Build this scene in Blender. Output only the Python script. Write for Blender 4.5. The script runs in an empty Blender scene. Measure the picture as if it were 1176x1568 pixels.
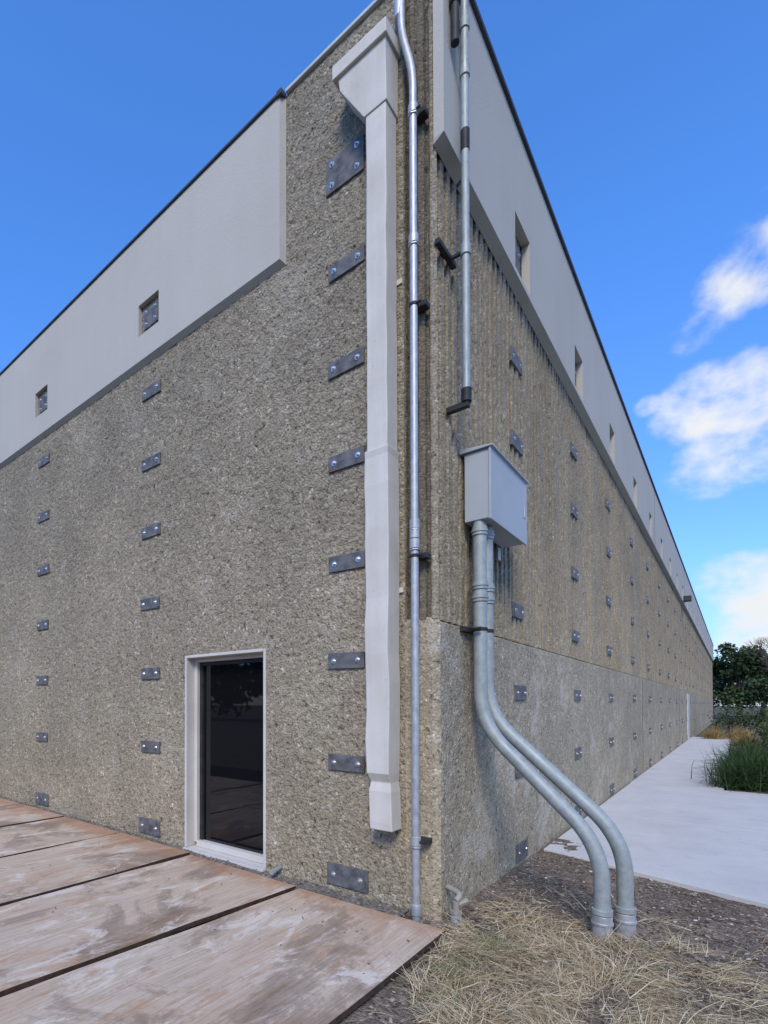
import bpy, bmesh, math, random
import numpy as np
from mathutils import Vector, noise
random.seed(7); rng=np.random.default_rng(7)
scene=bpy.context.scene
col=scene.collection

# ---------------------------------------------------------------- node helpers
class M:
    def __init__(s,name,rough=.8,metal=0.0,spec=.3):
        s.m=bpy.data.materials.new(name); s.m.use_nodes=True
        s.t=s.m.node_tree; s.n=s.t.nodes; s.b=s.n['Principled BSDF']
        s.b.inputs['Roughness'].default_value=rough; s.b.inputs['Metallic'].default_value=metal
        s.b.inputs['Specular IOR Level'].default_value=spec
        s.tc=s.n.new('ShaderNodeTexCoord').outputs['Object']
    def lk(s,a,b): s.t.links.new(a,b)
    def put(s,sock,v):
        if isinstance(v,bpy.types.NodeSocket): s.lk(v,sock)
        else: sock.default_value=v
    def mapping(s,scale=(1,1,1),loc=(0,0,0),rot=(0,0,0),vec=None):
        n=s.n.new('ShaderNodeMapping'); s.lk(vec or s.tc,n.inputs[0])
        n.inputs['Scale'].default_value=scale; n.inputs['Location'].default_value=loc; n.inputs['Rotation'].default_value=rot
        return n.outputs[0]
    def noise(s,scale,detail=4,rough=.55,vec=None,dist=0):
        n=s.n.new('ShaderNodeTexNoise'); s.lk(vec or s.tc,n.inputs['Vector'])
        n.inputs['Scale'].default_value=scale; n.inputs['Detail'].default_value=detail
        n.inputs['Roughness'].default_value=rough; n.inputs['Distortion'].default_value=dist
        return n.outputs['Fac']
    def vor(s,scale,vec=None,feature='F1'):
        n=s.n.new('ShaderNodeTexVoronoi'); n.feature=feature; s.lk(vec or s.tc,n.inputs['Vector'])
        n.inputs['Scale'].default_value=scale
        return n.outputs
    def ramp(s,fac,stops,interp='LINEAR'):
        n=s.n.new('ShaderNodeValToRGB'); s.lk(fac,n.inputs[0]); e=n.color_ramp; e.interpolation=interp
        while len(e.elements)<len(stops): e.elements.new(.5)
        for el,(p,c) in zip(e.elements,stops):
            el.position=p; el.color=(c,c,c,1) if isinstance(c,(int,float)) else (*c,1)
        return n.outputs[0]
    def mix(s,fac,a,b,mode='MIX'):
        n=s.n.new('ShaderNodeMix'); n.data_type='RGBA'; n.blend_type=mode
        s.put(n.inputs[0],fac)
        for i,v in ((6,a),(7,b)):
            if isinstance(v,tuple) and len(v)==3: v=(*v,1)
            s.put(n.inputs[i],v)
        return n.outputs[2]
    def math(s,op,a,b=0.0,c=None,clamp=False):
        n=s.n.new('ShaderNodeMath'); n.operation=op; n.use_clamp=clamp
        s.put(n.inputs[0],a); s.put(n.inputs[1],b)
        if c is not None: s.put(n.inputs[2],c)
        return n.outputs[0]
    def sepz(s,i=2,vec=None):
        n=s.n.new('ShaderNodeSeparateXYZ'); s.lk(vec or s.tc,n.inputs[0]); return n.outputs[i]
    def distort(s,scale,amt):
        n=s.n.new('ShaderNodeTexNoise'); s.lk(s.tc,n.inputs['Vector']); n.inputs['Scale'].default_value=scale
        a=s.n.new('ShaderNodeVectorMath'); a.operation='MULTIPLY_ADD'
        s.lk(n.outputs['Color'],a.inputs[0]); a.inputs[1].default_value=(amt,)*3; s.lk(s.tc,a.inputs[2])
        return a.outputs[0]
    def color(s,c): s.put(s.b.inputs['Base Color'],(*c,1) if isinstance(c,tuple) else c)
    def rough(s,r): s.put(s.b.inputs['Roughness'],r)
    def bump(s,h,strength=.5,dist=.01,prev=None):
        n=s.n.new('ShaderNodeBump'); n.inputs['Strength'].default_value=strength; n.inputs['Distance'].default_value=dist
        s.lk(h,n.inputs['Height'])
        if prev: s.lk(prev,n.inputs['Normal'])
        s.lk(n.outputs[0],s.b.inputs['Normal']); return n.outputs[0]

def aggregate(name,tint=(1,1,1),bumpd=.014,cell=44,pits=1.0,blotch=0,groove=False):
    m=M(name,rough=.92,spec=.15)
    dv=m.distort(18,.035)
    v=m.vor(cell,dv)
    sepc=m.n.new('ShaderNodeSeparateColor'); m.lk(v['Color'],sepc.inputs[0])
    cells=m.ramp(sepc.outputs[0],[(0,(.29,.265,.22)),(.35,(.37,.34,.285)),(.7,(.46,.425,.36)),(.93,(.55,.515,.445)),(1,(.76,.73,.66))])
    mortar=m.ramp(m.noise(28,4,.7),[(.25,(.26,.235,.19)),(.75,(.47,.43,.355))])
    pick=m.ramp(m.noise(8,4,.65),[(.40,0.0),(.60,1.0)])
    c=m.mix(pick,mortar,cells)
    gap=m.ramp(v['Distance'],[(.5,1.0),(.95,.5)])
    c=m.mix(.65,c,gap,'MULTIPLY')
    pit=m.ramp(m.noise(20,4,.66),[(.33,.18),(.40,1.0)])
    c=m.mix(.85*pits,c,pit,'MULTIPLY')
    stain=m.ramp(m.noise(.8,6,.65),[(.3,(.80,.79,.77)),(.7,(1.14,1.11,1.06))])
    c=m.mix(1.0,c,stain,'MULTIPLY')
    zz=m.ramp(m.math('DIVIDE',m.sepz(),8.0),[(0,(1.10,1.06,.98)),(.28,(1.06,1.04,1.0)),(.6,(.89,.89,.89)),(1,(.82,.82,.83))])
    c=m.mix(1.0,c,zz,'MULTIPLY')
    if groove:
        gx=m.ramp(m.math('ADD',m.sepz(0),1.0),[(.953,.52),(.985,1.0)])  # shade of the rib grooves painted into the colour by depth
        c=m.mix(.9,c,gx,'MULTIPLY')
    if blotch:
        b=m.ramp(m.noise(1.7,6,.7,dist=.6),[(.54,0.0),(.64,blotch)])
        c=m.mix(b,c,(.58,.55,.49))
    c=m.mix(1.0,c,tint,'MULTIPLY')
    m.color(c)
    h=m.math('MULTIPLY',m.math('SUBTRACT',1.0,v['Distance']),.7)
    h=m.math('ADD',h,m.math('MULTIPLY',m.noise(14,5,.7),2.0))
    h=m.math('ADD',h,m.math('MULTIPLY',pit,.8))
    m.bump(h,1.0,bumpd)
    return m.m

def painted(name,c1,c2,scale=1.5,rough=.7,bumpd=.003,metal=0,streaks=0.0,bs=60):
    m=M(name,rough=rough,metal=metal)
    c=m.mix(m.ramp(m.noise(scale,6,.6),[(.3,0.0),(.7,1.0)]),c1,c2)
    if streaks:
        st=m.ramp(m.noise(1.2,5,.65,vec=m.mapping((4,4,.25))),[(.32,(.84,.81,.76)),(.6,(1.02,1.02,1.02))])
        c=m.mix(streaks,c,st,'MULTIPLY')
    sp=m.ramp(m.noise(bs*1.3,3,.6),[(.28,.7),(.36,1.0)])
    c=m.mix(.5,c,sp,'MULTIPLY')
    m.color(c)
    m.bump(m.noise(bs,4,.6),.6,bumpd)
    return m.m

MAT={}
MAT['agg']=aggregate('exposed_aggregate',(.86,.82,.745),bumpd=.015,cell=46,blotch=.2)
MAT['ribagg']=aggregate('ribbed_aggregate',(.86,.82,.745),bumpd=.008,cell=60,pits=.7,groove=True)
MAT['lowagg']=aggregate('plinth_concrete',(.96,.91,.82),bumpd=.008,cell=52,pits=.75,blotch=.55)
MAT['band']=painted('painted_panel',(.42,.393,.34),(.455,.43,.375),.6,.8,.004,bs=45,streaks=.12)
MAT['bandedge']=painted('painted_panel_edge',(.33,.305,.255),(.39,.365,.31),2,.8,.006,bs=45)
MAT['downspout']=painted('downspout_paint',(.55,.50,.43),(.64,.60,.53),2.5,.6,.002,bs=30,streaks=.6)
MAT['frame']=painted('door_frame_paint',(.52,.48,.42),(.60,.565,.51),3,.5,.001)
MAT['box']=painted('cabinet_paint',(.36,.38,.385),(.40,.425,.43),2,.5,.0006)
MAT['coping']=painted('coping_dark',(.03,.03,.035),(.06,.06,.065),3,.5,.001)
MAT['flash']=painted('coping_light',(.4,.39,.38),(.55,.54,.52),3,.5,.001)
MAT['black']=painted('black_metal',(.015,.015,.015),(.04,.037,.033),9,.6,.001)
MAT['roof']=painted('roof_membrane',(.3,.3,.3),(.4,.4,.4),1,.9,.002)
MAT['boardedge']=painted('board_edge_dark',(.035,.022,.015),(.10,.06,.04),14,.9,.004)  # dark brown board sides, gap shade painted into their colour

def galv(name,c1,c2,metal=.55,rough=.42):
    m=M(name,metal=metal)
    m.color(m.mix(m.ramp(m.noise(18,6,.65),[(.3,0.0),(.7,1.0)]),c1,c2))
    m.rough(m.ramp(m.noise(9,5,.6),[(.3,rough-.1),(.7,rough+.15)]))
    m.bump(m.noise(60,4,.5),.3,.001); return m.m
MAT['galv']=galv('galvanised_steel',(.36,.36,.355),(.52,.52,.51),.5,.5)
MAT['galvgreen']=galv('galvanised_conduit',(.26,.285,.27),(.38,.41,.39),.25,.55)
MAT['bolt']=galv('bolt_steel',(.55,.55,.54),(.75,.74,.72),.9,.35)
def platemat():
    m=M('anchor_plate_steel',metal=.15,spec=.3)
    a=m.mix(m.ramp(m.noise(11,6,.65),[(.35,0.0),(.65,1.0)]),(.075,.074,.074),(.18,.175,.172))
    a=m.mix(m.ramp(m.noise(7,5,.7,vec=m.mapping(loc=(5,5,5))),[(.58,0.0),(.72,.8)]),a,(.16,.085,.045))
    m.color(a); m.rough(m.ramp(m.noise(20,4,.6),[(.3,.5),(.7,.8)])); m.bump(m.noise(50,4,.5),.4,.001); return m.m
MAT['plate']=platemat()
def glassmat():
    m=M('dark_door_glass',rough=.02,spec=.6); m.color((.006,.006,.007))
    m.bump(m.noise(1.3,2,.5),.1,.003); return m.m
MAT['glass']=glassmat()
def pathmat():
    m=M('path_concrete',rough=.85)
    c=m.mix(m.ramp(m.noise(1.3,7,.6),[(.3,0.0),(.7,1.0)]),(.49,.475,.45),(.58,.565,.54))
    c=m.mix(.6,c,m.ramp(m.noise(70,4,.7),[(.3,.78),(.6,1.0)]),'MULTIPLY')
    c=m.mix(.6,c,m.ramp(m.noise(5,6,.7,vec=m.mapping(loc=(3,2,0))),[(.32,.82),(.45,1.0)]),'MULTIPLY')
    m.color(c); m.bump(m.noise(120,4,.6),.4,.002); return m.m
MAT['path']=pathmat()
def soilmat(name,c1,c2,c3,dark_under=False):
    m=M(name,rough=.97,spec=.1)
    v=m.vor(48,m.distort(20,.03)); sc=m.n.new('ShaderNodeSeparateColor'); m.lk(v['Color'],sc.inputs[0])
    c=m.ramp(sc.outputs[0],[(0,c1),(.6,c2),(.92,c2),(1,c3)])
    c=m.mix(1.0,c,m.ramp(m.noise(1.6,6,.65),[(.3,.65),(.7,1.25)]),'MULTIPLY')
    c=m.mix(.6,c,m.ramp(m.noise(60,5,.7),[(.3,.4),(.6,1.0)]),'MULTIPLY')
    if dark_under:   # shade of the board gaps, painted into the soil colour under the boards
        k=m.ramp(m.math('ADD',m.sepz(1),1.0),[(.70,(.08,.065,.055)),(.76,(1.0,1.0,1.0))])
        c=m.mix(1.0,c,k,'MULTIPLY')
    m.color(c)
    h=m.math('ADD',m.math('MULTIPLY',v['Distance'],-.6),m.noise(30,6,.7))
    m.bump(h,1.0,.018); return m.m
MAT['mulch']=soilmat('mulch_soil',(.11,.085,.062),(.26,.21,.16),(.48,.43,.36))
MAT['dirt']=soilmat('dusty_gravel',(.16,.14,.11),(.30,.265,.215),(.48,.45,.39),True)
MAT['ground']=soilmat('ground_dry',(.08,.075,.05),(.14,.13,.09),(.22,.2,.15))
def woodmat():
    m=M('weathered_plywood',rough=.75,spec=.2)
    oi=m.n.new('ShaderNodeObjectInfo')
    off=m.n.new('ShaderNodeVectorMath'); off.operation='ADD'
    cmb=m.n.new('ShaderNodeCombineXYZ')
    m.lk(m.math('MULTIPLY',oi.outputs['Random'],37.0),cmb.inputs[0]); m.lk(m.math('MULTIPLY',oi.outputs['Random'],91.0),cmb.inputs[1])
    m.lk(m.tc,off.inputs[0]); m.lk(cmb.outputs[0],off.inputs[1]); vec=off.outputs[0]
    grain=m.noise(1.0,7,.7,vec=m.mapping((60,2.2,1),vec=vec),dist=.3)
    c=m.ramp(grain,[(.25,(.33,.235,.155)),(.5,(.51,.395,.28)),(.75,(.64,.525,.40))])
    big=m.noise(1.0,6,.62,vec=m.mapping((1.3,.7,1),vec=vec),dist=.5)
    c=m.mix(m.ramp(big,[(.48,0.0),(.66,.5)]),c,(.40,.21,.095))
    big2=m.noise(.9,7,.7,vec=m.mapping((1.2,.8,1),loc=(7,3,0),vec=vec),dist=.7)
    c=m.mix(m.ramp(big2,[(.50,0.0),(.54,.4),(.68,.8)]),c,(.16,.105,.07))
    sc=m.noise(1.4,8,.75,vec=m.mapping((3.0,1.2,1),loc=(1,8,0),rot=(0,0,.5),vec=vec),dist=.9)
    c=m.mix(m.ramp(sc,[(.54,0.0),(.61,.7)]),c,(.68,.59,.48))
    st=m.noise(5,6,.7,vec=m.mapping((1.5,.4,1),rot=(0,0,-.35),vec=vec),dist=.4)
    c=m.mix(m.ramp(st,[(.56,0.0),(.64,.5)]),c,(.40,.20,.095))
    ry=m.ramp(m.math('ADD',m.math('ADD',m.sepz(1),1.0),m.math('MULTIPLY',m.noise(5,4,.6),.5)),[(.78,0.0),(1.08,.65)])
    c=m.mix(ry,c,(.38,.19,.095))
    c=m.mix(.7,c,m.ramp(m.noise(45,4,.7),[(.28,.45),(.4,1.0)]),'MULTIPLY')
    m.color(c); m.rough(m.ramp(big2,[(.5,.8),(.65,.5)]))
    m.bump(m.math('ADD',grain,m.noise(8,5,.6)),.6,.005); return m.m
MAT['wood']=woodmat()
def foliage(name,stops,rough=.8):
    m=M(name,rough=rough,spec=.2)
    a=m.n.new('ShaderNodeAttribute'); a.attribute_name='rnd'
    m.color(m.ramp(a.outputs['Fac'],stops)); return m.m
MAT['straw']=foliage('dry_straw',[(0,(.14,.095,.05)),(.35,(.34,.25,.135)),(.75,(.56,.445,.26)),(1,(.74,.64,.44))])
MAT['greengrass']=foliage('green_grass',[(0,(.06,.08,.03)),(.5,(.19,.20,.08)),(1,(.44,.41,.20))])
MAT['lily']=foliage('dark_green_blades',[(0,(.010,.022,.007)),(.6,(.028,.06,.017)),(1,(.075,.12,.04))])
MAT['golden']=foliage('golden_grass',[(0,(.14,.09,.03)),(.6,(.36,.25,.09)),(1,(.52,.42,.2))])
MAT['leaf']=foliage('tree_leaves',[(0,(.018,.028,.011)),(.5,(.045,.07,.026)),(1,(.11,.145,.05))])
MAT['chips']=foliage('bark_chips',[(0,(.07,.050,.036)),(.6,(.23,.175,.13)),(.93,(.38,.31,.24)),(1,(.66,.63,.57))])
MAT['bark']=painted('bark',(.06,.05,.04),(.12,.10,.08),6,.9,.01)

# ---------------------------------------------------------------- mesh helpers
def empty(name):
    o=bpy.data.objects.new(name,None); col.objects.link(o); return o
def mk(name,verts,faces,mat,parent=None,smooth=False,bevel=0,rnd=None):
    me=bpy.data.meshes.new(name); me.from_pydata([tuple(v) for v in verts],[],[tuple(f) for f in faces])
    if rnd is not None:
        a=me.attributes.new('rnd','FLOAT','FACE'); a.data.foreach_set('value',np.asarray(rnd,dtype=np.float32))
    mats=mat if isinstance(mat,list) else [mat]
    for mm in mats: me.materials.append(mm)
    if smooth: me.polygons.foreach_set('use_smooth',[True]*len(me.polygons))
    me.update()
    o=bpy.data.objects.new(name,me); col.objects.link(o)
    if parent: o.parent=parent
    if bevel:
        b=o.modifiers.new('bevel','BEVEL'); b.width=bevel; b.segments=2; b.limit_method='ANGLE'
    return o
class Geo:
    def __init__(s): s.v=[]; s.f=[]
    def add(s,v,f):
        n=len(s.v); s.v+=[tuple(a) for a in v]; s.f+=[tuple(i+n for i in q) for q in f]
    def box(s,x0,x1,y0,y1,z0,z1):
        s.add([(x0,y0,z0),(x1,y0,z0),(x1,y1,z0),(x0,y1,z0),(x0,y0,z1),(x1,y0,z1),(x1,y1,z1),(x0,y1,z1)],
              [(0,3,2,1),(4,5,6,7),(0,1,5,4),(1,2,6,5),(2,3,7,6),(3,0,4,7)])
    def tube(s,pts,r,n=16,caps=True):
        pts=[Vector(p) for p in pts]; vs=[];fs=[]
        T=[(pts[min(i+1,len(pts)-1)]-pts[max(i-1,0)]).normalized() for i in range(len(pts))]
        up=Vector((0,0,1)) if abs(T[0].z)<.9 else Vector((1,0,0))
        a=T[0].cross(up).normalized()
        for i,p in enumerate(pts):
            a=(a-T[i]*a.dot(T[i])).normalized(); b=T[i].cross(a)
            rr=r[i] if isinstance(r,(list,tuple)) else r
            for k in range(n):
                th=2*math.pi*k/n; vs.append(p+a*rr*math.cos(th)+b*rr*math.sin(th))
        for i in range(len(pts)-1):
            for k in range(n):
                k2=(k+1)%n; fs.append((i*n+k,i*n+k2,(i+1)*n+k2,(i+1)*n+k))
        if caps:
            fs.append(tuple(range(n))[::-1]); fs.append(tuple((len(pts)-1)*n+k for k in range(n)))
        s.add(vs,fs)
    def make(s,name,mat,parent=None,smooth=False,bevel=0):
        o=mk(name,s.v,s.f,mat,parent,False,bevel)
        bm=bmesh.new(); bm.from_mesh(o.data); bmesh.ops.recalc_face_normals(bm,faces=bm.faces); bm.to_mesh(o.data); bm.free()
        if smooth:
            for p in o.data.polygons: p.use_smooth=len(p.vertices)==4
            if hasattr(o.data,'set_sharp_from_angle'): o.data.set_sharp_from_angle(angle=math.radians(40))
        return o
def rounded(pts,rad,n=8):
    P=[Vector(p) for p in pts]; out=[P[0]]
    for i in range(1,len(P)-1):
        a=P[i]+(P[i-1]-P[i]).normalized()*rad; b=P[i]+(P[i+1]-P[i]).normalized()*rad
        for k in range(n+1):
            t=k/n; out.append(a*(1-t)**2+P[i]*2*t*(1-t)+b*t*t)
    out.append(P[-1]); return out

def sheet(name,mp,us,zs,holes,depth,mat,parent,jit=0,rim=True):
    us=sorted(set(round(u,4) for u in us)); zs=sorted(set(round(z,4) for z in zs))
    nu,nz=len(us),len(zs); hs=lambda u,z: any(h[0]<u<h[1] and h[2]<z<h[3] for h in holes)
    V=[];F=[]
    def onedge(u,z):
        if u in(us[0],us[-1]) or z in(zs[0],zs[-1]): return True
        return any(h[0]-1e-3<=u<=h[1]+1e-3 and h[2]-1e-3<=z<=h[3]+1e-3 for h in holes)
    for z in zs:
        for u in us:
            j=0 if (jit==0 or onedge(u,z)) else float(rng.normal())*jit
            V.append(mp(u,z,j))
    for i in range(nz-1):
        for k in range(nu-1):
            if hs((us[k]+us[k+1])/2,(zs[i]+zs[i+1])/2): continue
            F.append((i*nu+k,i*nu+k+1,(i+1)*nu+k+1,(i+1)*nu+k))
    def side(a,b):
        n=len(V); V.extend([mp(*a,0),mp(*b,0),mp(*b,depth),mp(*a,depth)]); F.append((n,n+1,n+2,n+3))
    for h in holes:
        side((h[0],h[2]),(h[1],h[2])); side((h[1],h[2]),(h[1],h[3])); side((h[1],h[3]),(h[0],h[3])); side((h[0],h[3]),(h[0],h[2]))
    if rim:
        u0,u1,z0,z1=us[0],us[-1],zs[0],zs[-1]
        side((u0,z0),(u1,z0)); side((u1,z0),(u1,z1)); side((u1,z1),(u0,z1)); side((u0,z1),(u0,z0))
    return mk(name,V,F,mat,parent,smooth=False)
def steps(a,b,h): 
    n=max(1,round(abs(b-a)/h)); return [a+(b-a)*i/n for i in range(n+1)]

# ---------------------------------------------------------------- BUILDING
ZT=7.33
bld=empty('warehouse_building')
L=lambda u,z,d:(u,d,z)
DX0,DX1,DZ=-2.885,-1.695,2.115
us=steps(-9,DX0,.035)+steps(DX0,DX1,.035)+steps(DX1,-.25,.035)
zs=steps(-.4,-.02,.05)+steps(-.02,DZ,.035)+steps(DZ,ZT,.035)
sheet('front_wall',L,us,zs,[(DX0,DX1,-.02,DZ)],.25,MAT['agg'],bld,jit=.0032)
sheet('front_wall_far',L,[-16,-9.001],[-.4,ZT],[],.25,MAT['agg'],bld)
prof=[(-.249,0),(-.238,.0),(-.232,.04),(-.195,.04),(-.188,0),(-.158,0),(-.15,.02),(-.135,.02),(-.128,0),(-.075,0),(-.068,.035),(-.045,.035),(-.038,.004),(-.015,.008),(0,.035)]
y=.06
prof+=[(0,.055)]
while y<64.9:
    P=.125 if y<20 else .25
    dd=.055
    prof+=[(-dd,y+.06*P),(-dd,y+.46*P),(0,y+.52*P),(0,y+P)]
    y+=P
prof.append((0,65.2))
zl=steps(2.22,ZT,.09); V=[];F=[]; n=len(prof)
ph=rng.normal(size=n)*.003
for i,z in enumerate(zl):
    for k,(px,py) in enumerate(prof):
        j=0 if i in(0,len(zl)-1) else .0022
        V.append((px+float(rng.normal())*j+(ph[k] if 8<k<n-1 else 0),py+float(rng.normal())*j*.6,z))
for i in range(len(zl)-1):
    for k in range(n-1): F.append((i*n+k,i*n+k+1,(i+1)*n+k+1,(i+1)*n+k))
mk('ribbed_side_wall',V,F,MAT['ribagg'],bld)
pp=[(-.249,0),(-.03,0),(.018,.035),(.022,.07)]+[(.022,yy) for yy in steps(.15,65.2,.15 )]
V=[];F=[];n=len(pp); zl=steps(-.4,2.19,.09)
for i,z in enumerate(zl):
    for k,(px,py) in enumerate(pp):
        j=0 if (i in(0,len(zl)-1) or py>20) else .0014
        V.append((px+float(rng.normal())*j,py,z))
for k,(px,py) in enumerate(pp): V.append((min(px,-.058) if py>0.05 else px-.01,py if py>0.05 else py+.004,2.235))
for i in range(len(zl)):
    for k in range(n-1): F.append((i*n+k,i*n+k+1,(i+1)*n+k+1,(i+1)*n+k))
mk('side_wall_plinth',V,F,MAT['lowagg'],bld)
hl=[(-c-.2,-c+.2,6.07,6.45) for c in (3.53,6.28,9.04,11.8)]
LB=lambda u,z,d:(u,-.055+d,z)
bus=[-16,-1.48]+[h[0] for h in hl]+[h[1] for h in hl]
sheet('front_panel_band',LB,bus,[5.76,ZT-.02,6.07,6.45],hl,.052,MAT['band'],bld)
g=Geo()
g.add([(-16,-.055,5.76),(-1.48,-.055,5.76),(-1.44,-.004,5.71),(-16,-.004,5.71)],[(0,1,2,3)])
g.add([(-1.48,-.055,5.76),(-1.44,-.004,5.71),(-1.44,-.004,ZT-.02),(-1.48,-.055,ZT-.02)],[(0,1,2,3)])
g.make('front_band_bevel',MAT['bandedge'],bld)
ycols=[2.0,4.62,7.3,10.2]+[13.0+2.8*i for i in range(17)]
hr=[(c-.28,c+.22,5.92,6.48) for c in ycols]
RB=lambda u,z,d:(.085-d,u,z)
sheet('side_panel_band',RB,[.45,65.25]+[h[0] for h in hr]+[h[1] for h in hr],[5.87,ZT+.06,5.92,6.48],hr,.082,MAT['band'],bld)
sheet('side_panel_corner',RB,[-.01,.415],[5.87,ZT+.06],[],.082,MAT['band'],bld)
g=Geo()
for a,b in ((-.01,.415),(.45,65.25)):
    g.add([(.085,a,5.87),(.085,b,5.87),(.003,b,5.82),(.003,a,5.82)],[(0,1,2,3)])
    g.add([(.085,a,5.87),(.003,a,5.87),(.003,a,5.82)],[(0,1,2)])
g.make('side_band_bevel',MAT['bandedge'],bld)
g=Geo()
for yy in (13.9,24.9,36,47,57): g.box(.086,.0885,yy,yy+.02,5.88,ZT+.05)
for yy in (11.6,22.6,33.8,45): g.box(.0225,.026,yy,yy+.018,-.1,2.18)
g.make('panel_joints',MAT['black'],bld)
g=Geo(); g.box(.05,.115,-.02,65.3,ZT+.063,ZT+.105); g.box(-16,-1.49,-.075,-.02,ZT-.018,ZT+.008); g.box(-1.50,-1.44,-.08,.0,ZT-.03,ZT+.02)
g.make('roof_coping_dark',MAT['coping'],bld,bevel=.004)
g=Geo(); g.box(-1.43,-.02,-.03,.16,ZT+.003,ZT+.035); g.make('roof_coping_light',MAT['flash'],bld,bevel=.004)
g=Geo(); g.box(-16,.04,.17,65.2,ZT-.1,ZT-.01); g.box(-16,-15.8,.26,65.2,-.4,ZT-.11); g.box(-15.79,-.06,65.0,65.19,-.4,ZT-.11)
g.make('roof_and_back_walls',MAT['roof'],bld)
gp=Geo(); gb=Geo()
def hexb(c,ax,r,h):
    c=Vector(c); ax=Vector(ax)
    gb.tube([c,c+ax*.003],r*1.7,14); gb.tube([c+ax*.003,c+ax*(.003+h)],r,6); gb.tube([c+ax*(.003+h),c+ax*(.012+h)],r*.5,8)
def plateL(t,z,w,h,four=False,face=-.004,rot=0):
    x=-t+random.uniform(-.012,.012); z+=random.uniform(-.01,.01); a=random.uniform(-.02,.02)+rot
    cs=[(-w/2,-h/2),(w/2,-h/2),(w/2,h/2),(-w/2,h/2)]
    q=[(x+u*math.cos(a)-v*math.sin(a),z+u*math.sin(a)+v*math.cos(a)) for u,v in cs]
    gp.add([(u,face-.016,v) for u,v in q]+[(u,.006,v) for u,v in q],[(0,1,2,3),(0,4,5,1),(1,5,6,2),(2,6,7,3),(3,7,4,0)])
    for sx in (-.33,.33):
        for sz in ((-.3,.3) if four else (0,)):
            hexb((x+sx*w,face-.0165,z+sz*h),(0,-1,0),.014,.013)
zrow=[.125,1.075,1.945,2.79,3.65,4.48,5.34]
for t in (.775,3.53,6.28,9.04,11.8):
    for i,z in enumerate(zrow):
        plateL(t,z,.36 if i else .40,.135 if i else .18)
    if t<1: plateL(t,6.19,.38,.30,True)
    else: plateL(t,6.26,.27,.24,True,face=-.004)
def plateR(Y,z,w,h,four=False,face=.004):
    Y+=random.uniform(-.012,.012); z+=random.uniform(-.01,.01)
    gp.box(-.01,face+.014,Y-w/2,Y+w/2,z-h/2,z+h/2)
    for sx in (-.33,.33):
        for sz in ((-.3,.3) if four else (0,)):
            hexb((face+.0145,Y+sx*w,z+sz*h),(1,0,0),.011,.007)
zr=[.08,.90,1.70,2.54,3.40,4.29,5.14]
for Y in ycols:
    for i,z in enumerate(zr):
        if Y<3 and i==4: continue
        plateR(Y,z,.36,.15 if i else .18,face=.024 if z<2.2 else .004)
    plateR(Y-.03,6.17,.34,.40,True)
gp.make('anchor_plates',MAT['plate'],bld,bevel=.003); gb.make('anchor_bolts',MAT['bolt'],bld)
g=Geo(); f=.032
g.box(DX0+.002,DX0+f,-.022,.21,0,DZ-.002); g.box(DX1-f,DX1-.002,-.012,.21,0,DZ-.002); g.box(DX0+f+.001,DX1-f-.001,-.022,.21,DZ-f,DZ-.002)
g.box(DX0+f+.001,DX0+f+.05,.09,.21,.04,DZ-f-.001); g.box(DX1-f-.05,DX1-f-.001,.09,.21,.04,DZ-f-.001)
g.box(DX0+f+.051,DX1-f-.051,.09,.21,DZ-f-.04,DZ-f-.001)
g.box(DX0+f+.052,DX1-f-.052,.08,.21,.0,.065); g.box(DX0+.003,DX1-.003,-.05,.22,-.03,-.002)
g.make('door_frame',MAT['frame'],bld,bevel=.005)
g=Geo(); g.box(DX0+f+.045,DX1-f-.045,.16,.18,.06,DZ-f-.035); g.make('door_glass',MAT['glass'],bld)
g=Geo(); a,b=DX0+f+.0505,DX1-f-.0505
g.box(a,a+.045,.13,.159,.066,DZ-f-.041); g.box(b-.03,b,.13,.159,.066,DZ-f-.041); g.box(a+.046,b-.031,.13,.159,DZ-f-.08,DZ-f-.041)
g.make('door_gasket',MAT['black'],bld)
g=Geo(); g.box(.02,.07,27.0,28.1,-.03,2.05); g.make('side_door',MAT['flash'],bld,bevel=.01)
g=Geo(); g.box(.087,.35,24.4,24.75,5.9,6.12); g.make('wall_light',MAT['coping'],bld,bevel=.02)

# ---------------------------------------------------------------- DOWNSPOUT
ds=empty('downspout')
def loft(rings,name,mat,parent,bevel=.008):
    V=[];F=[]
    for z,x0,x1,y0,y1 in rings: V+=[(x0,y0,z),(x1,y0,z),(x1,y1,z),(x0,y1,z)]
    for i in range(len(rings)-1):
        for k in range(4):
            k2=(k+1)%4; F.append((i*4+k,i*4+k2,i*4+4+k2,i*4+4+k))
    F.append((3,2,1,0)); m=len(V); F.append((m-4,m-3,m-2,m-1))
    return mk(name,V,F,mat,parent,bevel=bevel)
r=lambda a:random.uniform(-a,a)
X0,X1,YF,YB=-.487,-.288,-.20,-.012
low=[(.60,X0+.02,X1+.012,YF+.03,YB),(.66,X0+.018,X1+.01,YF+.025,YB),(.90,X0+.010,X1+.002,YF+.028,YB),(.97,X0+.02,X1-.010,YF+.045,YB),(1.04,X0+.006,X1-.004,YF+.004,YB)]
for z in steps(1.3,3.5,.22): low.append((z,X0+r(.006),X1+r(.006),YF+r(.009),YB))
low.append((3.56,X0-.003,X1+.003,YF-.003,YB))
loft(low,'lower_pipe',MAT['downspout'],ds)
up=[(3.54,X0+.012,X1-.012,YF+.012,YB-.001)]
for z in steps(3.8,6.1,.3): up.append((z,X0+.012+r(.004),X1-.012+r(.004),YF+.012+r(.005),YB-.001))
up.append((6.25,X0+.01,X1-.01,YF+.01,YB-.001))
loft(up,'upper_pipe',MAT['downspout'],ds)
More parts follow.
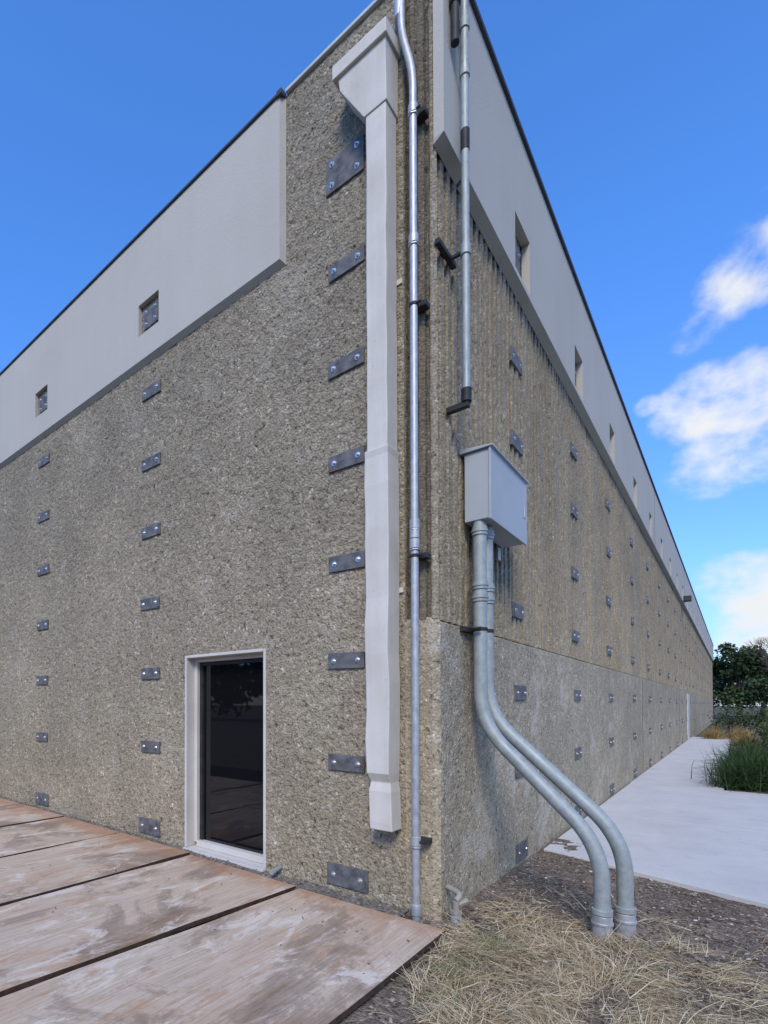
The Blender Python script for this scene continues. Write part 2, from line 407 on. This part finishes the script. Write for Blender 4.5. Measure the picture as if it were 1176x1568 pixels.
loft([(6.24,X0-.0,X1+.0,YF,YB),(6.60,-.70,-.285,YF-.02,YB),(6.72,-.715,-.28,YF-.025,YB)],'conductor_head',MAT['downspout'],ds,.005)
loft([(6.705,-.755,-.262,YF-.05,YB+.001),(6.815,-.755,-.262,YF-.05,YB+.001),(6.83,-.745,-.27,YF-.04,YB+.001)],'head_rim',MAT['downspout'],ds,.006)
g=Geo()
for z in (2.45,4.9): g.box(X0-.03,X1+.03,YB-.003,YB+.012,z,z+.04)
g.make('straps',MAT['downspout'],ds)

# ---------------------------------------------------------------- thin conduit on front corner
c1=empty('metal_conduit')
cx,cy=-.118,-.10
g=Geo(); g.tube(rounded([(cx,cy,-.06),(cx,cy,6.40),(cx-.10,cy+.01,6.80),(cx-.12,cy+.05,7.4),(cx-.12,.3,7.6)],.14,8),.028,18)
g.make('pipe',MAT['galv'],c1,smooth=True)
g=Geo()
for z in (5.10,2.93,2.78,6.10,.55): 
    g.tube([(cx,cy,z-.035),(cx,cy,z+.035)],.037,18); g.tube([(cx,cy,z-.05),(cx,cy,z-.038)],.040,6)
g.tube([(cx,cy,2.82),(cx,cy,2.90)],.035,18)
g.tube([(cx,cy,0.0),(cx,cy,.08)],.036,16)
g.tube([(cx-.125,cy+.03,6.95),(cx-.125,cy+.03,7.15)],.04,16)
g.make('couplings',MAT['galv'],c1,smooth=True,bevel=.003)
g=Geo()
for z in (6.08,4.60,2.69,.55):
    g.box(cx-.005,cx+.085,cy+.02,-.003,z-.02,z+.02); g.tube([(cx,cy,z-.012),(cx,cy,z+.012)],.0335,16)
    g.tube([(cx+.03,cy-.01,z),(cx+.065,cy-.01,z)],.010,8)
g.make('strut_clamps',MAT['black'],c1,bevel=.003)

# ---------------------------------------------------------------- conduit on side wall, upper
c2=empty('wall_conduit')
g=Geo(); qx,qy=.15,.235
g.tube([(qx,qy,3.98),(qx,qy,8.0)],.03,18); g.make('pipe',MAT['galvgreen'],c2,smooth=True)
g=Geo()
for z in (6.48,6.85,5.08): g.tube([(qx,qy,z-.04),(qx,qy,z+.04)],.039,18)
g.make('couplings',MAT['galvgreen'],c2,smooth=True,bevel=.003)
g=Geo(); g.tube([(qx,qy,3.90),(qx,qy,4.0)],.038,16); g.box(.0,qx+.02,qy-.025,qy+.025,3.86,3.90)
g.tube([(qx,qy,5.86),(qx,qy,6.02)],.034,14)
g.tube([(.13,.10,6.6),(.13,.10,6.95),(.12,.10,8.0)],.032,14); g.tube([(.13,.10,6.9),(.13,.10,6.98)],.042,14)
g.make('elbow_and_riser',MAT['black'],c2,smooth=True)
g=Geo()
for z in (5.08,): g.box(.002,.042,-.0,.33,z-.02,z+.02); g.box(.045,qx,qy-.012,qy+.012,z-.012,z+.012)
g.make('strut',MAT['black'],c2,bevel=.003)

# ---------------------------------------------------------------- electrical cabinet + big conduits
eb=empty('electrical_box')
g=Geo(); g.box(.03,.225,.50,1.45,3.06,3.62); g.make('body',MAT['box'],eb,bevel=.006)
g=Geo(); g.box(.226,.243,.488,1.462,3.048,3.642)
g.add([(.0,.475,3.623),(.262,.475,3.623),(.262,1.475,3.623),(.0,1.475,3.623),(.0,.475,3.66),(.262,.475,3.638),(.262,1.475,3.638),(.0,1.475,3.66)],[(0,3,2,1),(4,5,6,7),(0,1,5,4),(1,2,6,5),(2,3,7,6),(3,0,4,7)])
g.make('door_and_hood',MAT['box'],eb,bevel=.004)
g=Geo(); g.box(.0,.03,1.33,1.4,2.93,3.05)
g.box(.243,.252,1.36,1.39,3.28,3.38); g.make('tabs',MAT['galv'],eb,bevel=.003)

bc=empty('electrical_conduit')
pA=[(.13,.56,3.06),(.13,.56,1.42),(.955,.58,.56),(.955,.58,-.12)]
pB=[(.13,.71,3.06),(.13,.71,1.50),(1.07,.74,.60),(1.07,.74,-.12)]
g=Geo()
for p in (pA,pB): g.tube(rounded(p,.26,12),.052,24)
g.make('pipes',MAT['galvgreen'],bc,smooth=True)
g=Geo()
for p in (pA,pB):
    x,yv=p[0][0],p[0][1]
    for z in (2.98,2.54,2.44): g.tube([(x,yv,z-.035),(x,yv,z+.035)],.060,24); g.tube([(x,yv,z-.01),(x,yv,z+.01)],.066,24)
    x,yv=p[-1][0],p[-1][1]
    g.tube([(x,yv,.09),(x,yv,.13)],.066,24); 
g.make('couplings',MAT['galvgreen'],bc,smooth=True,bevel=.003)
g=Geo()
for p in (pA,pB):
    x,yv=p[-1][0],p[-1][1]; g.tube([(x,yv,-.12),(x,yv,.085)],.063,24); g.tube([(x,yv,.02),(x,yv,.04)],.069,24)
g.make('base_couplings',MAT['galv'],bc,smooth=True,bevel=.003)
g=Geo(); g.box(.024,.065,.40,.92,2.16,2.20); g.tube([(.07,.56,2.18),(.19,.56,2.18)],.012,8)
for p in (pA,pB): g.tube([(p[0][0],p[0][1],2.165),(p[0][0],p[0][1],2.195)],.056,20)
g.tube([(.11,.47,2.18),(.17,.47,2.18)],.014,8)
g.make('strut_clamps',MAT['black'],bc,bevel=.003)

# ---------------------------------------------------------------- small fittings
hb=empty('hose_bib')
g=Geo(); g.tube([(.13,.03,-.08),(.13,.03,.05)],.035,12); g.make('riser',painted('blue_wrap',(.16,.25,.30),(.3,.36,.38),20,.8,.003),hb,smooth=True)
g=Geo(); g.tube([(.13,.03,.05),(.13,.03,.13)],.024,10); g.tube(rounded([(.13,.03,.13),(.15,.08,.17),(.03,.12,.19)],.04),.022,10); g.tube([(.13,.05,.1),(.19,.1,.13)],.02,8); g.tube([(.13,.03,.04),(.13,.03,.06)],.042,8)
g.make('valve',painted('brass_old',(.25,.22,.16),(.35,.31,.25),20,.5,.002),hb,smooth=True)
dp=Geo(); dp.tube([(-1.52,-.0,.045),(-1.50,-.13,.04)],.022,12); dp.tube([(-1.50,-.12,.04),(-1.499,-.15,.038)],.028,8)
dp.make('drain_pipe_stub',MAT['galvgreen'],None,smooth=True)

# ---------------------------------------------------------------- GROUND
def zg(x,y):
    base=-.05-.035*min(1,max(0,(x-.3)/1.0))
    return base+.022*noise.noise((x*1.7,y*1.7,0))+.012*noise.noise((x*6,y*6,3))+.007*noise.noise((x*19,y*19,5))
mk('ground',[(-900,-900,-.16),(900,-900,-.16),(900,900,-.16),(-900,900,-.16)],[(0,1,2,3)],MAT['ground'])
xs=steps(-.25,7,.03); ys=steps(-5.5,3.3,.03); n=len(xs)
V=[(x,y,zg(x,y)-(.06 if (x<.1 and y<-.3) else 0)) for y in ys for x in xs]
F=[(i*n+k,i*n+k+1,(i+1)*n+k+1,(i+1)*n+k) for i in range(len(ys)-1) for k in range(n-1)]
mk('mulch_bed',V,F,MAT['mulch'],smooth=True)
xs=steps(-16,-.22,.06); ys=steps(-6,.05,.03); n=len(xs)
def zd(x,y):
    t=min(1,max(0,(y+.33)/.12)); return (-.125)*(1-t)+(-.02)*t+.012*noise.noise((x*3,y*3,9))
V=[(x,y,zd(x,y)) for y in ys for x in xs]
F=[(i*n+k,i*n+k+1,(i+1)*n+k+1,(i+1)*n+k) for i in range(len(ys)-1) for k in range(n-1)]
mk('dirt_strip',V,F,MAT['dirt'],smooth=True)
g=Geo()
def poly(pts,z0,z1):
    n=len(pts); g.add([(x,y,z1) for x,y in pts]+[(x,y,z0) for x,y in pts],[tuple(range(n))]+[(i,(i+1)%n,n+(i+1)%n,n+i) for i in range(n)])
def ye(x): return 2.70-.33*(x-.03)
poly([(.06,ye(.06)),(2.2,ye(2.2)),(2.2,5.39),(.06,5.39)],-.14,-.04)
poly([(2.208,ye(2.208)),(9,ye(9)),(9,5.39),(2.208,5.39)],-.14,-.04)
poly([(.045,5.396),(9,5.396),(9,9.39),(.045,9.39)],-.14,-.04)
yy=9.396
while yy<27: poly([(.035,yy),(1.49,yy),(1.49,yy+3.5),(.035,yy+3.5)],-.14,-.04); yy+=3.506
g.make('path',MAT['path'],bevel=.004)
xs=steps(1.52,14,.25); ys=steps(9.42,60,.5); n=len(xs)
V=[(x,y,-.06+.04*noise.noise((x*1.3,y*1.3,1))+.03*min(1,(x-1.5))) for y in ys for x in xs]
F=[(i*n+k,i*n+k+1,(i+1)*n+k+1,(i+1)*n+k) for i in range(len(ys)-1) for k in range(n-1)]
mk('planting_bed',V,F,MAT['mulch'],smooth=True)

def board(a,b,c,d,th=.035,z=0.0):
    nu,nv=10,24; V=[]
    A,B,C,D=[Vector(p) for p in (a,b,c,d)]
    ph=random.uniform(0,50)
    for j in range(nv+1):
        for i in range(nu+1):
            s,t=i/nu,j/nv; p=(A*(1-s)+B*s)*(1-t)+(D*(1-s)+C*s)*t
            wob=.004*noise.noise((p.y*5,ph,0)) if i in(0,nu) else 0
            V.append((p.x+wob,p.y,z+.010*noise.noise((p.x*1.5+ph,p.y*1.2,0))))
    N=len(V); V+=[(x,y,zz-th) for x,y,zz in V]
    W=nu+1; F=[]
    for j in range(nv):
        for i in range(nu):
            q=(j*W+i,j*W+i+1,(j+1)*W+i+1,(j+1)*W+i); F.append(q[::-1]); F.append(tuple(k+N for k in q))
    nf=len(F)
    loop=[i for i in range(W)]+[j*W+nu for j in range(1,nv+1)]+[nv*W+i for i in range(nu-1,-1,-1)]+[j*W for j in range(nv-1,0,-1)]
    for k in range(len(loop)):
        a1,b1=loop[k],loop[(k+1)%len(loop)]; F.append((a1,b1,b1+N,a1+N))
    o=mk('plywood_board',V,F,[MAT['wood'],MAT['boardedge']])
    for i,p in enumerate(o.data.polygons):
        if i>=nf: p.material_index=1
    bm=bmesh.new(); bm.from_mesh(o.data); bmesh.ops.recalc_face_normals(bm,faces=bm.faces); bm.to_mesh(o.data); bm.free()
board((-1.10,-.25),(.165,-.24),(.175,-3.0),(-1.29,-3.0),z=.008)
board((-2.60,-.17),(-1.18,-.20),(-1.43,-3.9),(-2.60,-3.9),z=0)
board((-3.95,-.13),(-2.65,-.14),(-2.66,-3.8),(-3.93,-3.8),z=.003)
board((-5.35,-.12),(-4.00,-.11),(-3.985,-3.8),(-5.33,-3.8),z=-.002)
board((-6.75,-.12),(-5.40,-.11),(-5.385,-3.8),(-6.73,-3.8),z=.004)
board((-8.15,-.12),(-6.80,-.11),(-6.785,-3.8),(-8.13,-3.8),z=0)

# ---------------------------------------------------------------- vegetation / scatter
def blades(name,base,dirs,lens,widths,mat,rnd,bend=.5,seg=3):
    N=len(base); base=np.asarray(base);d=np.asarray(dirs); d=d/np.linalg.norm(d,axis=1,keepdims=True)
    side=np.cross(d,[0,0,1.0])+1e-6; side/=np.linalg.norm(side,axis=1,keepdims=True)
    tilt=rng.normal(0,.6,(N,1)); up=np.cross(side,d); side=side*np.cos(tilt)+up*np.sin(tilt)
    V=np.zeros((N,(seg+1)*2,3)); p=base.copy(); dd=d.copy()
    for s in range(seg+1):
        w=(widths*(1-.8*s/seg))[:,None]/2
        V[:,2*s]=p-side*w; V[:,2*s+1]=p+side*w
        p=p+dd*(lens/seg)[:,None]; dd=dd+np.array([0,0,-bend/seg])+rng.normal(0,.12,(N,3)); dd/=np.linalg.norm(dd,axis=1,keepdims=True)
    k=(seg+1)*2
    idx=np.arange(N)[:,None]*k
    fs=np.concatenate([idx+np.array([[2*s,2*s+1,2*s+3,2*s+2]]) for s in range(seg)],0)
    R=np.concatenate([rnd]*seg)
    return mk(name,V.reshape(-1,3).tolist(),fs.tolist(),mat,rnd=R)
def inreg(x,y):
    a=math.hypot((x-.95)/1.1,(y+.35)/1.0)
    return a+.45*noise.noise((x*2.2,y*2.2,2))
B=[];D=[];Ln=[];Wd=[];R=[]
tries=0
while len(B)<20000 and tries<260000:
    tries+=1
    x=random.uniform(.10,3.2); y=random.uniform(-3.2,1.3)
    a=inreg(x,y)
    if x<.2 and y>-.2 and random.random()<.6: continue
    if x<.2 and y<-.3 and x<.19: continue
    pr=1.0 if a<.75 else (.4 if a<1.05 else .05)
    if noise.noise((x*4,y*4,8))<-.15: pr*=.25
    if random.random()>pr: continue
    clx=noise.noise((x*2.5,y*2.5,11))*6.3
    th=clx+random.gauss(0,.9)
    el=abs(random.gauss(.15,.32))
    B.append((x,y,zg(x,y)+random.uniform(-.005,.035))); D.append((math.cos(th)*math.cos(el),math.sin(th)*math.cos(el),math.sin(el)))
    Ln.append(random.uniform(.05,.22)); Wd.append(random.uniform(.0018,.005)); R.append(min(1,max(0,random.gauss(.58,.25))))
blades('dry_grass',np.array(B),np.array(D),np.array(Ln),np.array(Wd),MAT['straw'],np.array(R),bend=.45)
B=[];D=[];Ln=[];Wd=[];R=[]
cent=[(.34+abs(random.gauss(0,.14)),-.40+random.gauss(0,.35)) for _ in range(16)]
for c in cent:
    for _ in range(70):
        x=c[0]+random.gauss(0,.03);y=c[1]+random.gauss(0,.03)
        if x<.2: continue
        th=random.uniform(0,6.28); el=random.uniform(.6,1.5)
        B.append((x,y,zg(x,y)));D.append((math.cos(th)*math.cos(el),math.sin(th)*math.cos(el),math.sin(el)))
        Ln.append(random.uniform(.05,.13));Wd.append(random.uniform(.0015,.003));R.append(random.random())
blades('grass_tufts',np.array(B),np.array(D),np.array(Ln),np.array(Wd),MAT['greengrass'],np.array(R),bend=.5)
def chips(name,N,reg,smin,smax,mat,zf,rn):
    V=[];F=[];R=[]
    for i in range(N):
        x,y=reg(); z=zf(x,y)+random.uniform(.0,.012)
        l=random.uniform(smin,smax); w=l*random.uniform(.25,.6); h=l*random.uniform(.08,.3)
        th=random.uniform(0,6.28); tx=random.gauss(0,.3); b=len(V)
        c,s=math.cos(th),math.sin(th)
        for (u,v,k) in ((-1,-.6,-1),(1,-1,-1),(.8,1,-1),(-.9,.8,-1),(-.8,-.5,1),(.8,-.7,1),(.6,.8,1),(-.7,.6,1)):
            U,Wv,H=u*l/2,v*w/2,k*h/2
            V.append((x+U*c-Wv*s,y+U*s+Wv*c,z+H+U*tx))
        for q in ((4,5,6,7),(0,1,5,4),(1,2,6,5),(2,3,7,6),(3,0,4,7)): F.append(tuple(b+k for k in q)); 
        v=rn(); R+= [v]*5
    return mk(name,V,F,mat,rnd=R)
def regm():
    while True:
        x=random.uniform(.05,4.5);y=random.uniform(-2.2,2.7)
        if y<-.0 and x<.2: continue
        if y>ye(x)-.02: continue
        return x,y
chips('bark_mulch',9500,regm,.008,.038,MAT['chips'],zg,lambda:random.random()**1.2*.97)
chips('pale_pebbles',200,regm,.012,.034,MAT['chips'],zg,lambda:1.0)
chips('gravel_edge',1500,lambda:(random.uniform(-8,0),random.uniform(-.22,-.0)),.008,.03,MAT['dirt'],zd,lambda:.8)
chips('fallen_leaves',26,lambda:(random.uniform(-4,.1),random.uniform(-.24,-.02)),.03,.06,MAT['chips'],zd,lambda:.7)
chips('board_litter',60,lambda:(random.uniform(-4,.1),-.3-abs(random.gauss(0,.7))),.008,.022,MAT['chips'],lambda x,y:.008,lambda:random.random()*.5)

def clump(name,c,N,h,spread,w,mat,bend=1.2):
    th=rng.uniform(0,2*np.pi,N); el=rng.uniform(.5,1.5,N)
    rr=np.abs(rng.normal(0,spread,N)); t2=rng.uniform(0,2*np.pi,N)
    B=np.stack([c[0]+rr*np.cos(t2),c[1]+rr*np.sin(t2),np.full(N,c[2])],1)
    D=np.stack([np.cos(th)*np.cos(el),np.sin(th)*np.cos(el),np.sin(el)],1)
    return blades(name,B,D,rng.uniform(.5,1,N)*h,np.full(N,w),mat,rng.random(N),bend=bend,seg=4)
for c,s in (((1.85,10.0,-.04),1.15),((2.5,9.9,-.04),1.2),((1.9,11.0,-.04),1.15),((2.7,10.9,-.04),1.2),((1.9,12.2,-.04),1.2),((3.2,9.9,-.04),1.2),((2.7,12.2,-.04),1.2),((1.95,13.6,-.04),1.2),((2.0,15.2,-.04),1.2),((2.9,14.4,-.04),1.2),((3.6,11.6,-.04),1.3)):
    clump('lily_turf',c,1000,.74*s,.25,.015,MAT['lily'],1.3)
for c in ((2.0,24.5,-.04),(.9,29.0,-.04),(1.8,29.5,-.04)):
    clump('golden_grass',c,700,.75,.2,.014,MAT['golden'],1.4)

def leafmass(name,blobs,per,size,mat,trunk=None):
    Q=[];R=[]
    for (x,y,z,rx,ry,rz) in blobs:
        n=per
        u=rng.normal(size=(n,3)); u/=np.linalg.norm(u,axis=1,keepdims=True)
        rad=rng.uniform(.35,1.15,(n,1)); P=np.array([x,y,z])+u*rad*np.array([rx,ry,rz])
        a=rng.normal(size=(n,3)); a/=np.linalg.norm(a,axis=1,keepdims=True); b=np.cross(a,rng.normal(size=(n,3))); b/=np.linalg.norm(b,axis=1,keepdims=True)
        s=size*rng.uniform(.6,1.3,(n,1))
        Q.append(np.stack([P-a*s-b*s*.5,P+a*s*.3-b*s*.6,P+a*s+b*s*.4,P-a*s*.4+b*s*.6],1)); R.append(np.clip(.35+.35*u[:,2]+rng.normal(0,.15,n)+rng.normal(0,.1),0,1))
    Q=np.concatenate(Q); N=len(Q)
    return mk(name,Q.reshape(-1,3).tolist(),(np.arange(N*4).reshape(N,4)).tolist(),mat,rnd=np.concatenate(R))
def tree(x,y,h,w,name='tree',n=16,leaf=.22):
    e=empty(name); g=Geo(); bl=[]
    g.tube([(x,y,-.1),(x+.1,y,h*.25),(x,y,h*.6)],[w*.05,w*.035,w*.02],8)
    for i in range(n):
        th=random.uniform(0,6.28); rr=random.uniform(.15,1)*w/2; zz=h*random.uniform(.25,.92); rr*=1.1-abs(zz/h-.55)*1.3
        p=(x+rr*math.cos(th),y+rr*math.sin(th),zz)
        g.tube([(x,y,h*random.uniform(.2,.45)),p],[w*.015,w*.005],5)
        s=w*random.uniform(.10,.2); bl.append((*p,s*1.2,s*1.2,s))
    g.make('trunk',MAT['bark'],e,smooth=True)
    o=leafmass('crown',bl,170,leaf,MAT['leaf']); o.parent=e
for (x,y,h,w) in ((2.0,80,8.8,6.5),(6.5,80,7.6,6),(9.5,92,10,7),(4.5,98,7.6,7),(-1,96,7.4,8),(14,95,8,8)):
    tree(x,y,h,w,n=24,leaf=.2)
bt=Geo()
def branch(p,d,l,r,k):
    q=p+d*l; bt.tube([p,(p+q)/2+Vector((random.gauss(0,.04),random.gauss(0,.04),0))*l,q],[r,r*.8,r*.6],5)
    if k==0: return
    for _ in range(3):
        branch(q,(d+Vector((random.gauss(0,.45),random.gauss(0,.45),random.gauss(.1,.25)))).normalized(),l*.75,r*.6,k-1)
branch(Vector((4.6,58,-.1)),Vector((0,0,1)),2.4,.13,5)
bt.make('bare_tree',MAT['bark'])
leafmass('hedge',[(x,33+random.uniform(-.9,.9),random.uniform(.5,1.1),.6,.6,random.uniform(.5,.95)) for x in np.arange(1.2,9,.4)],380,.05,MAT['leaf'])
leafmass('shrub',[(random.uniform(2.4,8),random.uniform(15.5,30),.4,.55,.65,random.uniform(.5,.95)) for _ in range(40)],300,.05,MAT['leaf'])
leafmass('distant_trees',[(x+random.uniform(-2,2),-42+random.uniform(-3,3),random.uniform(2,6.5),3.2,2.5,3.0) for x in np.arange(-70,50,2.0)],300,.45,MAT['leaf'])

# ---------------------------------------------------------------- CAMERA
cam=bpy.data.cameras.new('camera'); co=bpy.data.objects.new('camera',cam); col.objects.link(co)
cam.sensor_fit='HORIZONTAL'; cam.sensor_width=36; cam.lens=36*810/1176
th=.014
cam.shift_x=.16; cam.shift_y=(1079-810*th-784)/1176; cam.clip_end=3000; cam.clip_start=.05
co.location=(1.670,-3.828,1.57); co.rotation_euler=(math.pi/2+th,0,math.radians(41.88))
scene.camera=co

# ---------------------------------------------------------------- LIGHT
el=math.radians(42); sd=Vector((.42,-.8,0)).normalized()
sv=Vector((sd.x*math.cos(el),sd.y*math.cos(el),math.sin(el)))
su=bpy.data.lights.new('sun','SUN'); su.energy=2.9; su.angle=math.radians(20); su.color=(1,.885,.72)
so=bpy.data.objects.new('sun',su); col.objects.link(so); so.rotation_euler=(-sv).to_track_quat('-Z','Y').to_euler()

w=bpy.data.worlds.new('World'); scene.world=w; w.use_nodes=True; t=w.node_tree; N=t.nodes; N.clear()
out=N.new('ShaderNodeOutputWorld'); bg=N.new('ShaderNodeBackground'); t.links.new(bg.outputs[0],out.inputs[0]); bg.inputs[1].default_value=.14
sky=N.new('ShaderNodeTexSky'); sky.sky_type='NISHITA'; sky.sun_disc=False; sky.sun_elevation=el
sky.sun_rotation=math.atan2(sv.x,sv.y); sky.air_density=1.0; sky.dust_density=.5; sky.ozone_density=2.0
tc=N.new('ShaderNodeTexCoord')
sx=N.new('ShaderNodeSeparateXYZ'); t.links.new(tc.outputs['Generated'],sx.inputs[0])
tr=N.new('ShaderNodeValToRGB'); t.links.new(sx.outputs[2],tr.inputs[0])
e=tr.color_ramp; e.elements[0].position=0; e.elements[0].color=(.36,.40,.47,1); e.elements[1].position=.62; e.elements[1].color=(.36,.70,1.0,1)
k=e.elements.new(.22); k.color=(.38,.58,.84,1)
tn=N.new('ShaderNodeMix'); tn.data_type='RGBA'; tn.blend_type='MULTIPLY'; tn.inputs[0].default_value=1; t.links.new(sky.outputs[0],tn.inputs[6]); t.links.new(tr.outputs[0],tn.inputs[7])
tn2=N.new('ShaderNodeMix'); tn2.data_type='RGBA'; tn2.blend_type='MULTIPLY'; tn2.inputs[0].default_value=1; t.links.new(tn.outputs[2],tn2.inputs[6]); tn2.inputs[7].default_value=(2.1,2.1,2.4,1)
sc=N.new('ShaderNodeVectorMath'); sc.operation='MULTIPLY'; sc.inputs[1].default_value=(1,1,1.3); t.links.new(tc.outputs['Generated'],sc.inputs[0])
def mathn(op,a,b,clamp=False):
    n=N.new('ShaderNodeMath'); n.operation=op; n.use_clamp=clamp
    for i,v in enumerate((a,b)):
        if isinstance(v,(int,float)): n.inputs[i].default_value=v
        else: t.links.new(v,n.inputs[i])
    return n.outputs[0]
tot=None
for az,e_,rad,amp in ((40.8,23.3,.09,1.0),(43.4,22.6,.11,.95),(42.2,19.6,.10,.85),(42.6,30.8,.07,.8),(44.8,33,.08,.85),(39.8,28.8,.05,.65),(42,9.4,.08,.95),(44.5,8.3,.11,1),(43.5,5.8,.09,.95),(36.5,24.6,.03,.5),(60,25,.3,.9),(75,14,.3,.9),(150,20,.5,.8),(200,25,.4,.8)):
    a=math.radians(131.88-az); e_=math.radians(e_)
    c=(math.cos(a)*math.cos(e_),math.sin(a)*math.cos(e_),math.sin(e_)*1.3)
    d=N.new('ShaderNodeVectorMath'); d.operation='DISTANCE'; t.links.new(sc.outputs[0],d.inputs[0]); d.inputs[1].default_value=c
    mr=N.new('ShaderNodeMapRange'); mr.interpolation_type='SMOOTHERSTEP'; mr.inputs[1].default_value=rad*1.25; mr.inputs[2].default_value=0; mr.inputs[3].default_value=0; mr.inputs[4].default_value=amp
    t.links.new(d.outputs['Value'],mr.inputs[0])
    tot=mr.outputs[0] if tot is None else mathn('MAXIMUM',tot,mr.outputs[0])
nz=N.new('ShaderNodeTexNoise'); nz.inputs['Scale'].default_value=13; nz.inputs['Detail'].default_value=7; nz.inputs['Roughness'].default_value=.55; nz.inputs['Distortion'].default_value=.15
t.links.new(sc.outputs[0],nz.inputs['Vector'])
den=mathn('ADD',mathn('MULTIPLY',tot,.8),mathn('MULTIPLY',mathn('SUBTRACT',nz.outputs[0],.5),2.2))
den=mathn('MULTIPLY',den,mathn('MULTIPLY',tot,3.0,True))
mr=N.new('ShaderNodeMapRange'); mr.interpolation_type='SMOOTHSTEP'; mr.inputs[1].default_value=.15; mr.inputs[2].default_value=1.05; t.links.new(den,mr.inputs[0])
mx=N.new('ShaderNodeMix'); mx.data_type='RGBA'; t.links.new(mr.outputs[0],mx.inputs[0]); t.links.new(tn2.outputs[2],mx.inputs[6]); mx.inputs[7].default_value=(6.2,6.4,6.6,1)
t.links.new(mx.outputs[2],bg.inputs[0])
scene.view_settings.view_transform='Standard'; scene.view_settings.look='None'; scene.view_settings.exposure=0
